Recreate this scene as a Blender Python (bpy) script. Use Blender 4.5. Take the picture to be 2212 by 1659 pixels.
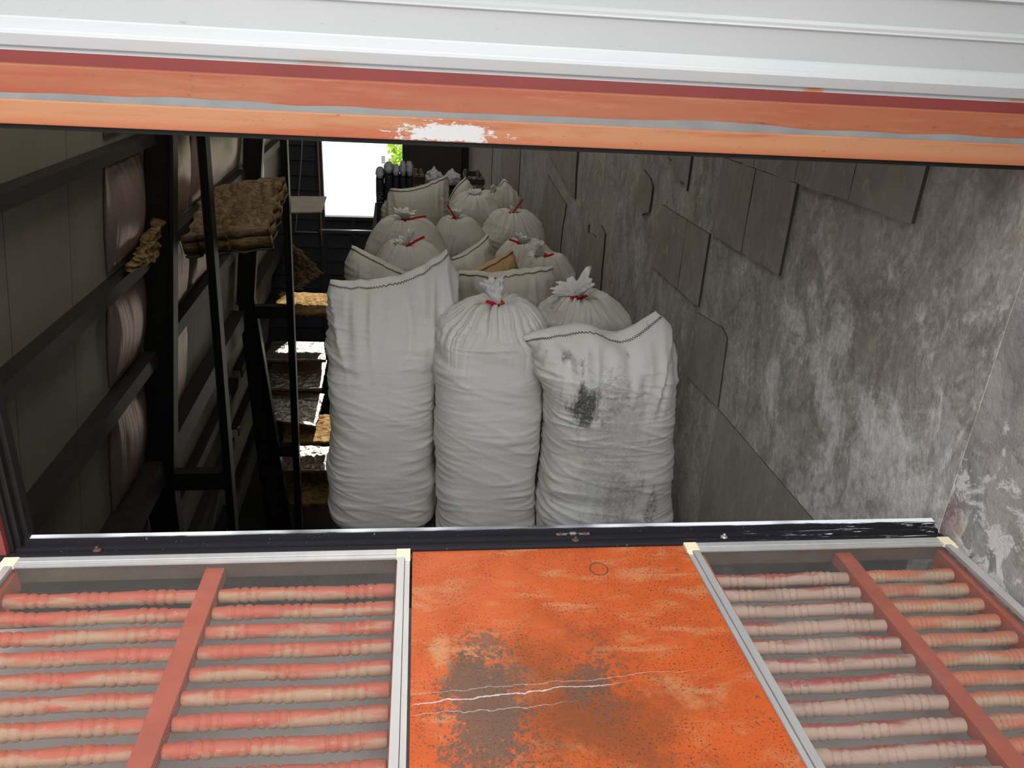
import bpy, bmesh, math, random
from mathutils import Vector, Matrix, noise
for o in list(bpy.data.objects): bpy.data.objects.remove(o)
scene = bpy.context.scene
COL = scene.collection
random.seed(7)
PI = math.pi

# ------------------------------------------------------------------ camera
CAM = Vector((0, 0, 2.45))                       # world: X along the opening, Y into the store, Z up; hatch top at z = 1.25
F, CX, CY = 1655.0, 1106.0, 829.5
_d = Vector((850 - CX, 85 - CY, F)).normalized()
_v = Vector((890 - CX, 4530 - CY, F)); _v = (_v - _v.dot(_d) * _d).normalized()
_r = _v.cross(_d)
def ray(px, py):
    q = Vector((px - CX, py - CY, F))
    return Vector((_r.dot(q), _d.dot(q), -_v.dot(q)))
def at(px, py, Y):
    w = ray(px, py); return CAM + w * (Y / w.y)
cd = bpy.data.cameras.new('camera'); cam = bpy.data.objects.new('camera', cd); COL.objects.link(cam)
cd.sensor_width = 36; cd.sensor_fit = 'HORIZONTAL'; cd.lens = F * 36 / 2212; cd.clip_start = .02; cd.clip_end = 300
Rw = Matrix((_r, _d, -_v))                        # rows: world axes in image axes (x right, y down, z forward)
M = Matrix(((Rw[0][0], -Rw[0][1], -Rw[0][2]), (Rw[1][0], -Rw[1][1], -Rw[1][2]), (Rw[2][0], -Rw[2][1], -Rw[2][2])))
cam.matrix_world = Matrix.Translation(CAM) @ M.to_4x4()
scene.camera = cam

# ------------------------------------------------------------------ sky, sun, exposure
vs = scene.view_settings
scene.display_settings.display_device = 'sRGB'
vs.view_transform = 'Standard'; vs.look = 'None'; vs.gamma = 1; vs.use_curve_mapping = False
vs.exposure = 0.0
world = bpy.data.worlds.new('sky'); scene.world = world; world.use_nodes = True
nt = world.node_tree; nt.nodes.clear()
out = nt.nodes.new('ShaderNodeOutputWorld'); bg = nt.nodes.new('ShaderNodeBackground')
tc = nt.nodes.new('ShaderNodeTexCoord')
dot = nt.nodes.new('ShaderNodeVectorMath'); dot.operation = 'DOT_PRODUCT'
dot.inputs[1].default_value = Vector((0.12, -0.62, 0.74)).normalized()      # bright hazy cloud behind the viewer
mr = nt.nodes.new('ShaderNodeMapRange'); mr.interpolation_type = 'SMOOTHSTEP'
mr.inputs['From Min'].default_value = 0.45; mr.inputs['From Max'].default_value = 1.0
mr.inputs['To Min'].default_value = .42; mr.inputs['To Max'].default_value = 5.0
nt.links.new(tc.outputs['Generated'], dot.inputs[0]); nt.links.new(dot.outputs['Value'], mr.inputs['Value'])
nt.links.new(mr.outputs['Result'], bg.inputs['Strength'])
bg.inputs['Color'].default_value = (0.985, 0.985, 1.0, 1)
nt.links.new(bg.outputs[0], out.inputs[0])
sd = bpy.data.lights.new('sun', 'SUN'); sd.energy = 9.0; sd.angle = math.radians(1.0); sd.color = (1, .93, .82)
sun = bpy.data.objects.new('sun', sd); COL.objects.link(sun)
sun.rotation_euler = Vector((-1.05, -3.7, -3.7)).to_track_quat('-Z', 'Y').to_euler()

# ------------------------------------------------------------------ materials
class NT:
    def __init__(s, name, rough=.6, metal=0, spec=.3):
        s.m = bpy.data.materials.new(name); s.m.use_nodes = True
        s.t = s.m.node_tree; s.b = s.t.nodes['Principled BSDF']
        s.b.inputs['Roughness'].default_value = rough; s.b.inputs['Metallic'].default_value = metal
        s.b.inputs['Specular IOR Level'].default_value = spec
        s.tc = s.t.nodes.new('ShaderNodeTexCoord'); s.P = s.tc.outputs['Object']
    def link(s, a, b): s.t.links.new(a, b)
    def val(s, sock, v):
        if hasattr(v, 'node'): s.link(v, sock)
        else:
            if isinstance(v, (tuple, list)) and len(v) == 3 and sock.type == 'RGBA': v = (*v, 1)
            sock.default_value = v
    def map(s, sc=(1, 1, 1), loc=(0, 0, 0), rot=(0, 0, 0), src=None):
        n = s.t.nodes.new('ShaderNodeMapping'); s.link(src or s.P, n.inputs[0])
        n.inputs['Scale'].default_value = sc; n.inputs['Location'].default_value = loc; n.inputs['Rotation'].default_value = rot
        return n.outputs[0]
    def noise(s, scale=5, detail=4, rough=.55, vec=None, dist=0):
        n = s.t.nodes.new('ShaderNodeTexNoise'); s.link(vec or s.P, n.inputs['Vector'])
        n.inputs['Scale'].default_value = scale; n.inputs['Detail'].default_value = detail
        n.inputs['Roughness'].default_value = rough; n.inputs['Distortion'].default_value = dist
        return n.outputs['Fac']
    def voro(s, scale=5, vec=None, feature='F1'):
        n = s.t.nodes.new('ShaderNodeTexVoronoi'); n.feature = feature; s.link(vec or s.P, n.inputs['Vector'])
        n.inputs['Scale'].default_value = scale; return n.outputs['Distance']
    def wave(s, scale, axis='X', vec=None, dist=0):
        n = s.t.nodes.new('ShaderNodeTexWave'); n.bands_direction = axis; s.link(vec or s.P, n.inputs['Vector'])
        n.inputs['Scale'].default_value = scale; n.inputs['Distortion'].default_value = dist; return n.outputs['Fac']
    def step(s, v, a, b, lo=0., hi=1.):
        n = s.t.nodes.new('ShaderNodeMapRange'); n.interpolation_type = 'SMOOTHSTEP'; s.val(n.inputs['Value'], v)
        n.inputs['From Min'].default_value = a; n.inputs['From Max'].default_value = b
        n.inputs['To Min'].default_value = lo; n.inputs['To Max'].default_value = hi
        return n.outputs['Result']
    def math(s, op, a, b=0., c=None, clamp=False):
        n = s.t.nodes.new('ShaderNodeMath'); n.operation = op; n.use_clamp = clamp
        s.val(n.inputs[0], a); s.val(n.inputs[1], b)
        if c is not None: s.val(n.inputs[2], c)
        return n.outputs[0]
    def mul(s, a, b): return s.math('MULTIPLY', a, b)
    def add(s, a, b): return s.math('ADD', a, b)
    def xyz(s, src=None):
        n = s.t.nodes.new('ShaderNodeSeparateXYZ'); s.link(src or s.P, n.inputs[0]); return n.outputs
    def dist(s, p, sc=(1, 1, 1)):
        # distance from point p with per-axis scale
        m = s.map(sc, tuple(-a * b for a, b in zip(p, sc)))
        n = s.t.nodes.new('ShaderNodeVectorMath'); n.operation = 'LENGTH'; s.link(m, n.inputs[0]); return n.outputs['Value']
    def mix(s, f, a, b):
        n = s.t.nodes.new('ShaderNodeMix'); n.data_type = 'RGBA'
        s.val(n.inputs['Factor'], f); s.val(n.inputs[6], a); s.val(n.inputs[7], b); return n.outputs[2]
    def bump(s, h, strength=.3, distance=.01):
        n = s.t.nodes.new('ShaderNodeBump'); s.link(h, n.inputs['Height'])
        n.inputs['Strength'].default_value = strength; n.inputs['Distance'].default_value = distance
        s.link(n.outputs[0], s.b.inputs['Normal'])
    def color(s, c): s.val(s.b.inputs['Base Color'], c)
    def rough(s, r): s.val(s.b.inputs['Roughness'], r)

def simple(name, c, rough=.6, metal=0, var=.12, scale=8, bump=0, spec=.3):
    n = NT(name, rough, metal, spec)
    f = n.noise(scale, 5)
    n.color(n.mix(f, tuple(max(0, x * (1 - var)) for x in c), tuple(min(1, x * (1 + var)) for x in c)))
    if bump: n.bump(n.noise(scale * 6, 4), bump, .005)
    return n.m

MAT = {}
def sack_mat(name, base, dirt=(), yellow=.25):
    n = NT(name, .5, 0, .35)
    big = n.noise(3.0, 3)
    c = n.mix(n.step(big, .4, .75), base, tuple(b * k for b, k in zip(base, (.97, .94, .84))))
    weave = n.add(n.wave(95, 'X'), n.wave(95, 'Z'))
    threads = n.noise(1, 3, .6, n.map((60, 60, 900)))
    threads2 = n.noise(1, 3, .6, n.map((700, 700, 50)))
    th = n.add(threads, threads2)
    c = n.mix(n.step(th, .9, 1.3, 0, .13), c, tuple(b * .72 for b in base))
    for (p, sc, r, st, colr, fine) in dirt:
        d = n.dist(p, sc)
        edge = n.add(n.step(d, 0, r * 1.25, 1, 0), n.mul(n.add(n.noise(1, 5, .7, n.map((22, 10, 9))), -.5), 2.1))
        mask = n.mul(n.step(edge, .25, .85), st)
        pat = n.step(n.add(th, n.mul(n.noise(45, 4, .7), .6)), *fine)
        c = n.mix(n.mul(mask, pat), c, colr)
    n.color(c)
    h = n.add(n.mul(weave, .25), n.mul(th, .8))
    n.bump(n.add(h, n.mul(n.noise(1, 4, .6, n.map((14, 14, 45))), 2.5)), .38, .0035)
    return n.m

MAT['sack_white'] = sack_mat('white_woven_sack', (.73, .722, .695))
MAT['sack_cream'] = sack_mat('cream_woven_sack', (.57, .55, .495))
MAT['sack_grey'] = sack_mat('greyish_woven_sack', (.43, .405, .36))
MAT['sack_brown'] = sack_mat('brown_stained_sack', (.44, .29, .13))
MAT['tie'] = simple('red_twine', (.62, .02, .025), .45)
MAT['thread'] = simple('dark_thread', (.14, .11, .075), .8)
n = NT('gathered_plastic', .35, 0, .4)
n.color(n.mix(n.noise(30, 4), (.74, .74, .73), (.88, .88, .88))); n.b.inputs['Transmission Weight'].default_value = .12
n.bump(n.noise(60, 5, .7), .5, .004); MAT['ruffle'] = n.m
n = NT('gathered_plastic_cream', .4, 0, .4)
n.color(n.mix(n.noise(30, 4), (.50, .49, .46), (.68, .67, .63)))
n.bump(n.noise(60, 5, .7), .5, .004); MAT['ruffle_cream'] = n.m

# rusty orange steel of the hatch (object space: x along the sill, y into the store, origin on the sill)
n = NT('rusty_orange_paint', .42, 0, .4)
st1 = n.noise(1, 5, .6, n.map((3.2, 14, 3)), .4)
st2 = n.noise(1, 4, .6, n.map((7, 26, 3), (3, 1, 0)), .5)
cl = n.noise(7, 5, .6)
c = n.mix(n.step(cl, .35, .7), (.50, .094, .020), (.42, .070, .013))
pe = n.step(n.add(st1, n.mul(st2, .5)), .80, .98)
c = n.mix(n.mul(pe, .75), c, (.50, .235, .11))
sp = n.noise(190, 3, .65); spb = n.noise(8, 4, .6); grain = n.noise(75, 5, .75)
pale = n.step(n.noise(1, 5, .62, n.map((5, 11, 3), (4, 2, 0)), .6), .52, .70)
c = n.mix(n.mul(pale, .6), c, (.50, .215, .095))
def blot(p, sc, lo, hi, amt, colr, g=.9):
    global c
    d = n.dist(p, sc)
    e = n.add(n.mul(d, -1.0), n.add(n.mul(n.noise(7, 6, .7), 1.4), n.mul(n.add(grain, -.5), g)))
    c = n.mix(n.mul(n.step(e, lo, hi), amt), c, colr)
blot((.02, -.54, 0), (3.6, 3.2, 0), -.25, .55, .66, (.20, .055, .016), .8)
blot((.14, -.62, 0), (3.6, 4.2, 0), -.15, .5, .6, (.15, .050, .018), 1.0)
blot((-.12, -.58, 0), (6.0, 3.1, 0), .10, .30, .85, (.105, .078, .058), 1.7)
blot((-.10, -.40, 0), (9.0, 8.0, 0), .22, .40, .7, (.12, .075, .05), 2.0)
blot((.12, -.50, 0), (7.0, 5.0, 0), .32, .46, .7, (.10, .072, .055), 2.2)
blot((-.20, -.42, 0), (18, 6.0, 0), .2, .6, .55, (.54, .30, .14), .8)
c = n.mix(n.mul(n.step(sp, .55, .63), n.step(spb, .34, .58, .3, .95)), c, (.085, .034, .016))
sp2 = n.noise(48, 4, .7)
edge_r = n.step(n.xyz()[0], .22, .42)
c = n.mix(n.mul(n.step(n.add(sp2, n.mul(edge_r, .035)), .665, .70), .9), c, (.085, .065, .055))
x, y, z = n.xyz()
for (y0, k, x0, x1, w, a) in ((-.535, .075, -.27, .22, .0022, .75), (-.515, .05, -.27, .4, .0011, .4), (-.572, .03, -.27, .1, .0012, .5)):
    yy = n.add(n.add(y, -y0), n.mul(x, -k)); yy = n.add(yy, n.mul(n.add(n.noise(9, 5, .6), -.5), .05))
    ln = n.mul(n.step(n.math('ABSOLUTE', yy), w * .4, w, 1, 0), n.mul(n.step(x, x0, x0 + .03), n.step(x, x1 - .15, x1, 1, 0)))
    c = n.mix(n.mul(ln, a), c, (.62, .55, .55))
d = n.dist((.2075, -.145, 0), (1, .92, 0))
ring = n.mul(n.step(n.math('ABSOLUTE', n.add(d, -.0225)), .0009, .0022, 1, 0), n.step(n.noise(12, 2), .36, .46))
c = n.mix(n.mul(ring, .9), c, (.06, .035, .03))
n.color(c); n.bump(n.add(n.mul(sp, .4), n.noise(25, 4)), .12, .003); n.rough(n.step(cl, .3, .7, .35, .55))
MAT['orange'] = n.m

n = NT('faded_orange_paint', .45, 0, .35)
s1 = n.noise(1, 5, .6, n.map((2.2, 20, 22)), .5); s2 = n.noise(1, 4, .6, n.map((6, 40, 60), (2, 0, 5)))
c = n.mix(n.step(s1, .3, .62), (.30, .068, .036), (.30, .100, .048))
c = n.mix(n.mul(n.step(s2, .5, .72), .45), c, (.36, .16, .078))
c = n.mix(n.mul(n.step(n.noise(1, 5, .6, n.map((24, 60, 60))), .64, .72), .75), c, (.16, .07, .04))
n.color(c); n.bump(n.noise(30, 4), .08, .003); MAT['lintel'] = n.m
n = NT('peeling_orange_paint', .5, 0, .3)
s1 = n.noise(1, 5, .6, n.map((3.0, 30, 30)), .5); sp = n.noise(1, 5, .7, n.map((30, 90, 90)))
c = n.mix(n.step(s1, .26, .52), (.34, .10, .045), (.39, .18, .088))
x, y, z = n.xyz()
low = n.step(z, .004, .022, 1, 0)
c = n.mix(n.mul(low, .45), c, (.36, .07, .025))
c = n.mix(n.mul(n.step(sp, .62, .69), n.step(n.noise(6, 3), .35, .6, .25, .9)), c, (.10, .05, .035))
d = n.dist((-.185, 0, .018), (5.2, 0, 26))
w = n.step(n.add(n.mul(d, -1), n.mul(n.noise(1, 6, .75, n.map((34, 90, 90)), .5), 1.9)), .42, .52)
c = n.mix(w, c, (.50, .495, .49))
n.color(c); n.bump(sp, .15, .003); MAT['lintel_low'] = n.m
MAT['gap_filler'] = simple('grey_sealant', (.20, .205, .20), .6, 0, .35, 10)
MAT['dull_red'] = simple('dull_red_paint', (.19, .040, .036), .5, 0, .2, 6)
n = NT('white_cladding', .35, 0, .4)
c = n.mix(n.noise(4, 4), (.41, .425, .425), (.45, .46, .455))
for (px, r, a) in ((.63, .05, .85), (1.13, .05, .5), (-.45, .10, .3), (-1.35, .2, .3)):
    d = n.dist((px, 0, .022), (1, 0, 3.2))
    e = n.add(n.step(d, 0, r, 1, 0), n.mul(n.add(n.noise(25, 4), -.5), .6))
    c = n.mix(n.mul(n.step(e, .3, .8), a), c, (.46, .20, .075))
sc = n.step(n.noise(1, 4, .6, n.map((25, 60, 130))), .70, .73)
c = n.mix(n.mul(sc, .5), c, (.25, .24, .24))
n.color(c); MAT['white_cladding'] = n.m

n = NT('black_scuffed_metal', .55, .0, .12)
c = n.mix(n.noise(300, 2), (.009, .008, .011), (.020, .019, .023))
x, y, z = n.xyz()
top = n.mul(n.step(y, -.003, .006), n.step(z, .019, .023))
e = n.noise(1, 5, .7, n.map((7, 160, 60)))
zone = n.add(n.step(n.noise(3, 2), .35, .6), n.step(x, .55, 1.15, 0, .7))
c = n.mix(n.mul(n.step(n.add(e, n.mul(top, .28)), .58, .66), n.mul(n.add(n.mul(top, .9), n.step(x, .4, 1.0, 0, 1.3)), zone)), c, (.70, .74, .78))
c = n.mix(n.mul(n.step(n.noise(120, 3, .7), .68, .72), .6), c, (.30, .29, .29))
n.color(c); MAT['black_track'] = n.m
MAT['orange_plain'] = simple('worn_orange_paint', (.38, .07, .022), .5, 0, .3, 12)
MAT['black_paint'] = simple('black_paint', (.014, .012, .012), .55, 0, .4, 30, 0, .15)
n = NT('aluminium', .42, .55, .5)
c = n.mix(n.noise(1, 4, .6, n.map((40, 8, 40))), (.50, .50, .50), (.66, .66, .65))
c = n.mix(n.mul(n.step(n.noise(1, 5, .7, n.map((18, 50, 10))), .66, .72), .6), c, (.85, .85, .86))
n.color(c); MAT['aluminium'] = n.m
MAT['cream_plastic'] = simple('cream_plastic', (.80, .72, .50), .45, 0, .06)
MAT['steel'] = simple('zinc_steel', (.42, .41, .39), .4, .7, .3, 60)
MAT['rust'] = simple('rusty_screw', (.09, .05, .035), .7, .2, .4, 90)

def screen_mat(name, haze):
    n = NT(name, .5, .1, .3)
    x, y, z = n.xyz()
    def grid(v, p):
        f = n.math('FRACT', n.mul(v, 1 / p)); return n.math('LESS_THAN', f, .15)
    g = n.math('MAXIMUM', grid(x, .0029), grid(y, .0029))
    a = n.math('MAXIMUM', g, n.mul(n.step(n.noise(1, 5, .7, n.map((9, 14, 1))), .45, .75), haze))
    n.color(n.mix(n.noise(1, 4, .6, n.map((8, 12, 1))), (.11, .10, .09), (.24, .225, .21)))
    n.val(n.b.inputs['Alpha'], a)
    return n.m
MAT['mesh'] = screen_mat('grey_fly_screen', .06)
MAT['mesh_dusty'] = screen_mat('dusty_fly_screen', .28)

def spindle_mat(name, red, cream, thr):
    n = NT(name, .5, 0, .35)
    x, y, z = n.xyz()
    info = n.t.nodes.new('ShaderNodeObjectInfo').outputs['Random']
    m = n.t.nodes.new('ShaderNodeVectorMath'); m.operation = 'ADD'; n.link(n.P, m.inputs[0])
    cb = n.t.nodes.new('ShaderNodeCombineXYZ'); n.link(n.mul(info, 37.), cb.inputs[0]); n.link(n.mul(info, 11.), cb.inputs[1]); n.link(cb.outputs[0], m.inputs[1])
    e = n.noise(1, 4, .6, n.map((6, 30, 30), src=m.outputs[0]))
    top = n.add(n.mul(n.add(y, n.mul(z, .35)), 22.), n.mul(n.add(e, -.5), 2.2))
    c = n.mix(n.step(top, thr, thr + .35), cream, red)
    c = n.mix(n.mul(n.step(n.noise(1, 5, .7, n.map((30, 80, 80), src=m.outputs[0])), .60, .72), .45), c, (.80, .50, .38))
    n.color(c); n.bump(n.noise(60, 4), .15, .002); return n.m
MAT['spindle_red'] = spindle_mat('worn_red_spindle', (.52, .105, .055), (.47, .28, .17), -.40)
MAT['spindle_pink'] = spindle_mat('pinkish_spindle', (.42, .075, .062), (.54, .375, .29), -.02)
MAT['spindle_orange'] = spindle_mat('orange_cream_spindle', (.62, .19, .10), (.56, .40, .26), -.38)
MAT['rail_red'] = simple('red_rail', (.50, .10, .055), .5, 0, .25, 20)
MAT['concrete'] = simple('grey_concrete', (.48, .48, .46), .8, 0, .2, 5, .2)

# flaking right-hand wall (object space = world)
def wall_mat(name, dark, mid, white, grow):
    n = NT(name, .72, 0, .25)
    x, y, z = n.xyz()
    v1 = n.noise(1, 7, .70, n.map((1, 5, 2.6)), .9); v2 = n.noise(1, 7, .72, n.map((1, 17, 8)), 1.1); v3 = n.noise(1, 5, .6, n.map((1, 3, 2.4), (0, 4, 2)), .3)
    c = n.mix(n.step(v1, .34, .66), dark, mid)
    c = n.mix(n.mul(n.step(v2, .52, .66), .55), c, tuple(m_ * 1.35 for m_ in mid))
    c = n.mix(n.mul(n.step(v2, .40, .28), .45), c, tuple(m_ * .55 for m_ in dark))
    c = n.mix(n.mul(n.step(v3, .5, .7), .4), c, tuple(a * b for a, b in zip(mid, (1.0, .90, .74))))
    if grow:
        near = n.mul(n.step(y, 3.4, 1.9), n.step(z, 2.25, 1.3))          # salt bloom where the rain gets in
        e = n.add(n.noise(1, 6, .72, n.map((1, 5, 4), (0, 2, 1)), .6), n.mul(n.noise(1, 5, .7, n.map((1, 40, 26)), .5), .35))
        c = n.mix(n.mul(n.step(n.add(e, n.mul(near, .22)), .74, .96), .8), c, white)
        sh = n.noise(1, 6, .72, n.map((1, 5, 3.4), (0, 8, 8)), 1.2)
        c = n.mix(n.mul(n.step(sh, .50, .60), .38), c, (.155, .14, .125))
        fg = n.noise(38, 5, .75)
        c = n.mix(n.step(fg, .40, .62, .22, 0), c, (.06, .055, .05)); c = n.mix(n.step(fg, .56, .72, 0, .25), c, (.62, .60, .56))
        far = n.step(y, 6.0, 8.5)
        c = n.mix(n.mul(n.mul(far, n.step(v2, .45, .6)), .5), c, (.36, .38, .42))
    n.color(c)
    n.bump(n.add(n.mul(v2, 1.0), n.add(n.mul(n.noise(60, 5, .7), .3), n.mul(v1, .8))), .55, .012)
    return n.m
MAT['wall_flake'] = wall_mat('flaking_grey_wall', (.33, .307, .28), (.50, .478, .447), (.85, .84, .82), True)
MAT['wall_tile'] = wall_mat('grey_brown_tile', (.26, .238, .21), (.335, .31, .28), (.5, .5, .5), False)
MAT['tile_edge'] = simple('dark_tile_side', (.05, .044, .038), .8)  # tile sides coloured darker than their faces
n = NT('weathered_outer_wall', .75, 0, .25)
v1 = n.noise(1, 6, .7, n.map((1, 6, 5)), .6); v2 = n.noise(1, 6, .7, n.map((1, 26, 22)), .6)
c = n.mix(n.step(v1, .33, .66), (.25, .245, .24), (.46, .45, .43))
c = n.mix(n.mul(n.step(v2, .42, .32), .5), c, (.13, .125, .12))
x, y, z = n.xyz()
low = n.step(z, 1.85, 1.30)
c = n.mix(n.mul(n.step(n.add(n.noise(1, 6, .7, n.map((1, 12, 12), (0, 3, 3)), .7), n.mul(low, .2)), .66, .74), .9), c, (.80, .80, .79))
d = n.dist((0, 1.62, 1.30), (0, 9, 8)); c = n.mix(n.mul(n.step(n.add(n.mul(d, -1), n.noise(14, 4)), -.3, .2), .6), c, (.25, .12, .10))
n.color(c); n.bump(n.add(v2, n.mul(n.noise(70, 5, .7), .4)), .5, .01); MAT['wall_outer'] = n.m

MAT['wall_panel'] = simple('drab_white_panel', (.17, .160, .125), .6, 0, .08, 3)
n = NT('drab_panel_sheets', .62, 0, .25)
x, y, z = n.xyz()
c = n.mix(n.noise(1, 4, .6, n.map((1, 9, .6))), (.27, .245, .19), (.34, .315, .25))
fr = n.math('FRACT', n.mul(n.add(y, .12), 1 / .94))
c = n.mix(n.mul(n.math('LESS_THAN', fr, .010), .75), c, (.035, .03, .025))
n.color(c); MAT['wall_left'] = n.m
n = NT('foil_facing_reflected_pink', .32, .45, .5)
c = n.mix(n.noise(1, 5, .65, n.map((3, 24, 1.2)), .5), (.36, .27, .23), (.60, .46, .40))  # pink in the foil colour stands in for light reflected onto it
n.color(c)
y2 = n.xyz()
g = n.math('MAXIMUM', n.math('LESS_THAN', n.math('FRACT', n.mul(n.add(y2[1], y2[2]), 22.)), .06), n.math('LESS_THAN', n.math('FRACT', n.mul(n.add(y2[1], n.mul(y2[2], -1.)), 22.)), .06))
n.bump(n.add(n.noise(1, 5, .6, n.map((3, 40, 2)), .5), n.mul(g, -.12)), .5, .02); MAT['facing'] = n.m
n = NT('crumpled_foil', .27, .92, .5)
n.color(n.mix(n.noise(6, 3), (.50, .47, .42), (.66, .63, .57))); n.bump(n.noise(9, 5, .6, dist=1.2), .7, .05); MAT['foil'] = n.m
def fluff_mat(name, a, b):
    n = NT(name, .95, 0, .05)
    f = n.noise(1, 6, .75, n.map((7, 16, 22)), 1.0); f2 = n.noise(3, 4)
    n.color(n.mix(n.step(n.add(f, n.mul(f2, .35)), .5, .85), a, b)); n.bump(f, .9, .04); return n.m
MAT['wool'] = fluff_mat('yellow_glass_wool', (.17, .10, .042), (.50, .34, .15))
MAT['wool_brown'] = fluff_mat('brown_glass_wool', (.13, .085, .05), (.36, .25, .14))
MAT['facer'] = simple('torn_grey_facer', (.10, .10, .09), .7, 0, .5, 9)
MAT['board'] = simple('pale_board', (.46, .41, .34), .6, 0, .25, 6)
MAT['dark_steel'] = simple('near_black_steel', (.018, .016, .014), .5, 0, .3, 12, 0, .35)
MAT['girt'] = simple('dark_girt_steel', (.034, .030, .025), .55, 0, .35, 9, 0, .3)
n = NT('navy_sheet_siding', .5, 0, .3)
x, y, z = n.xyz()
c = n.mix(n.noise(3, 4), (.030, .034, .046), (.050, .055, .072)); n.color(c)
MAT['siding'] = n.m
MAT['dark_board'] = simple('dark_plywood', (.055, .048, .042), .8, 0, .3, 4)
MAT['pale_rail'] = simple('pale_grey_pipe', (.30, .32, .36), .4, .3)
MAT['orange_rod'] = simple('rust_rod', (.30, .17, .11), .6)
MAT['bundle'] = simple('navy_sack', (.034, .039, .058), .6, 0, .3, 20, .2)
MAT['bundle_top'] = simple('pale_folded_top', (.22, .235, .27), .55, 0, .35, 25, .3)
MAT['print'] = simple('faded_print', (.17, .165, .14), .6)
n = NT('clear_plastic_bag', .12, 0, .6); n.color((.78, .80, .86)); n.b.inputs['Alpha'].default_value = .62
n.bump(n.noise(14, 5, .7, dist=1.5), .9, .03); MAT['plastic'] = n.m
MAT['crate_wood'] = simple('dark_crate_wood', (.055, .032, .022), .7, 0, .3, 20)
MAT['crate_edge'] = simple('grey_crate', (.20, .18, .15), .7, 0, .3, 20)
MAT['floor'] = simple('dark_floor', (.06, .055, .05), .85, 0, .25, 2)
MAT['roof'] = simple('dark_roof', (.05, .045, .04), .8)
MAT['yard'] = simple('pale_yard', (.62, .60, .56), .8, 0, .08, .5)
MAT['white_build'] = simple('white_render', (.80, .80, .78), .7, 0, .03, 1)
MAT['glass_dark'] = simple('dark_window', (.16, .16, .17), .2)
MAT['leaf'] = simple('leafy_green', (.32, .50, .03), .6, 0, .5, 3)
MAT['bark'] = simple('bark', (.1, .07, .05), .9)

# ------------------------------------------------------------------ mesh helpers
def obj(name, bm, mat, parent=None, smooth=False, loc=None):
    me = bpy.data.meshes.new(name); bmesh.ops.recalc_face_normals(bm, faces=bm.faces); bm.to_mesh(me); bm.free()
    o = bpy.data.objects.new(name, me); COL.objects.link(o)
    me.materials.append(MAT[mat] if isinstance(mat, str) else mat)
    if smooth:
        for p in me.polygons: p.use_smooth = True
    if parent: o.parent = parent
    if loc: o.location = loc
    return o
def tag(o, label=None, cat=None, group=None, kind=None):
    if label: o['label'] = label
    if cat: o['category'] = cat
    if group: o['group'] = group
    if kind: o['kind'] = kind
    return o
def thing(name, label, cat, loc=(0, 0, 0), rz=0, group=None, kind=None):
    o = bpy.data.objects.new(name, None); COL.objects.link(o); o.location = loc; o.rotation_euler = (0, 0, rz)
    o.empty_display_size = .05
    return tag(o, label, cat, group, kind)
def box(bm, lo, hi, bev=0):
    lo, hi = Vector(lo), Vector(hi)
    r = bmesh.ops.create_cube(bm, size=1)
    vs_ = r['verts']
    for v in vs_: v.co = (lo + hi) / 2 + Vector(a * b for a, b in zip(v.co, hi - lo))
    if bev:
        es = {e for v in vs_ for e in v.link_edges}
        bmesh.ops.bevel(bm, geom=list(es), offset=bev, segments=2, affect='EDGES', profile=.7)
def prism(bm, quad, vec):
    """closed prism: polygon pushed along vec"""
    a = [bm.verts.new(p) for p in quad]; b = [bm.verts.new(Vector(p) + Vector(vec)) for p in quad]
    bm.faces.new(a); bm.faces.new(b[::-1])
    for i in range(len(a)):
        j = (i + 1) % len(a); bm.faces.new((a[i], b[i], b[j], a[j]))
def beam(bm, p0, p1, w, d, side=(1, 0, 0)):
    """rectangular bar between two points; w along side, d across"""
    p0, p1 = Vector(p0), Vector(p1); ax = (p1 - p0).normalized(); s = Vector(side); s = (s - s.dot(ax) * ax).normalized(); t = ax.cross(s)
    prism(bm, [p0 + s * a * w / 2 + t * b * d / 2 for a, b in ((-1, -1), (1, -1), (1, 1), (-1, 1))], p1 - p0)
def tube(bm, pts, r, seg=8, cap=True):
    pts = [Vector(p) for p in pts]; rings = []
    for i, p in enumerate(pts):
        ax = (pts[min(i + 1, len(pts) - 1)] - pts[max(i - 1, 0)]).normalized()
        s = ax.cross(Vector((0, 0, 1)) if abs(ax.z) < .9 else Vector((1, 0, 0))).normalized(); t = ax.cross(s)
        rr = r[i] if isinstance(r, (list, tuple)) else r
        rings.append([bm.verts.new(p + (s * math.cos(a) + t * math.sin(a)) * rr) for a in [2 * PI * k / seg for k in range(seg)]])
    for a, b in zip(rings, rings[1:]):
        for k in range(seg): bm.faces.new((a[k], a[(k + 1) % seg], b[(k + 1) % seg], b[k]))
    if cap: bm.faces.new(rings[0][::-1]); bm.faces.new(rings[-1])
def interp(pts, t):
    """smooth interpolation through (t, v) pairs"""
    if t <= pts[0][0]: return pts[0][1]
    if t >= pts[-1][0]: return pts[-1][1]
    for i in range(len(pts) - 1):
        (t0, v0), (t1, v1) = pts[i], pts[i + 1]
        if t <= t1:
            h = t1 - t0; u = (t - t0) / h
            m0 = (v1 - pts[i - 1][1]) / (t1 - pts[i - 1][0]) if i else (v1 - v0) / h
            m1 = (pts[i + 2][1] - v0) / (pts[i + 2][0] - t0) if i + 2 < len(pts) else (v1 - v0) / h
            return (2*u**3 - 3*u*u + 1) * v0 + (u**3 - 2*u*u + u) * h * m0 + (-2*u**3 + 3*u*u) * v1 + (u**3 - u*u) * h * m1
def sst(a, b, x):
    if a == b: return float(x >= a)
    t = max(0., min(1., (x - a) / (b - a))); return t * t * (3 - 2 * t)
def sp(v, p): return math.copysign(abs(v) ** p, v)
BOX = lambda lo, hi, bev=0: (lambda b: (box(b, lo, hi, bev), b)[1])(bmesh.new())

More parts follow.
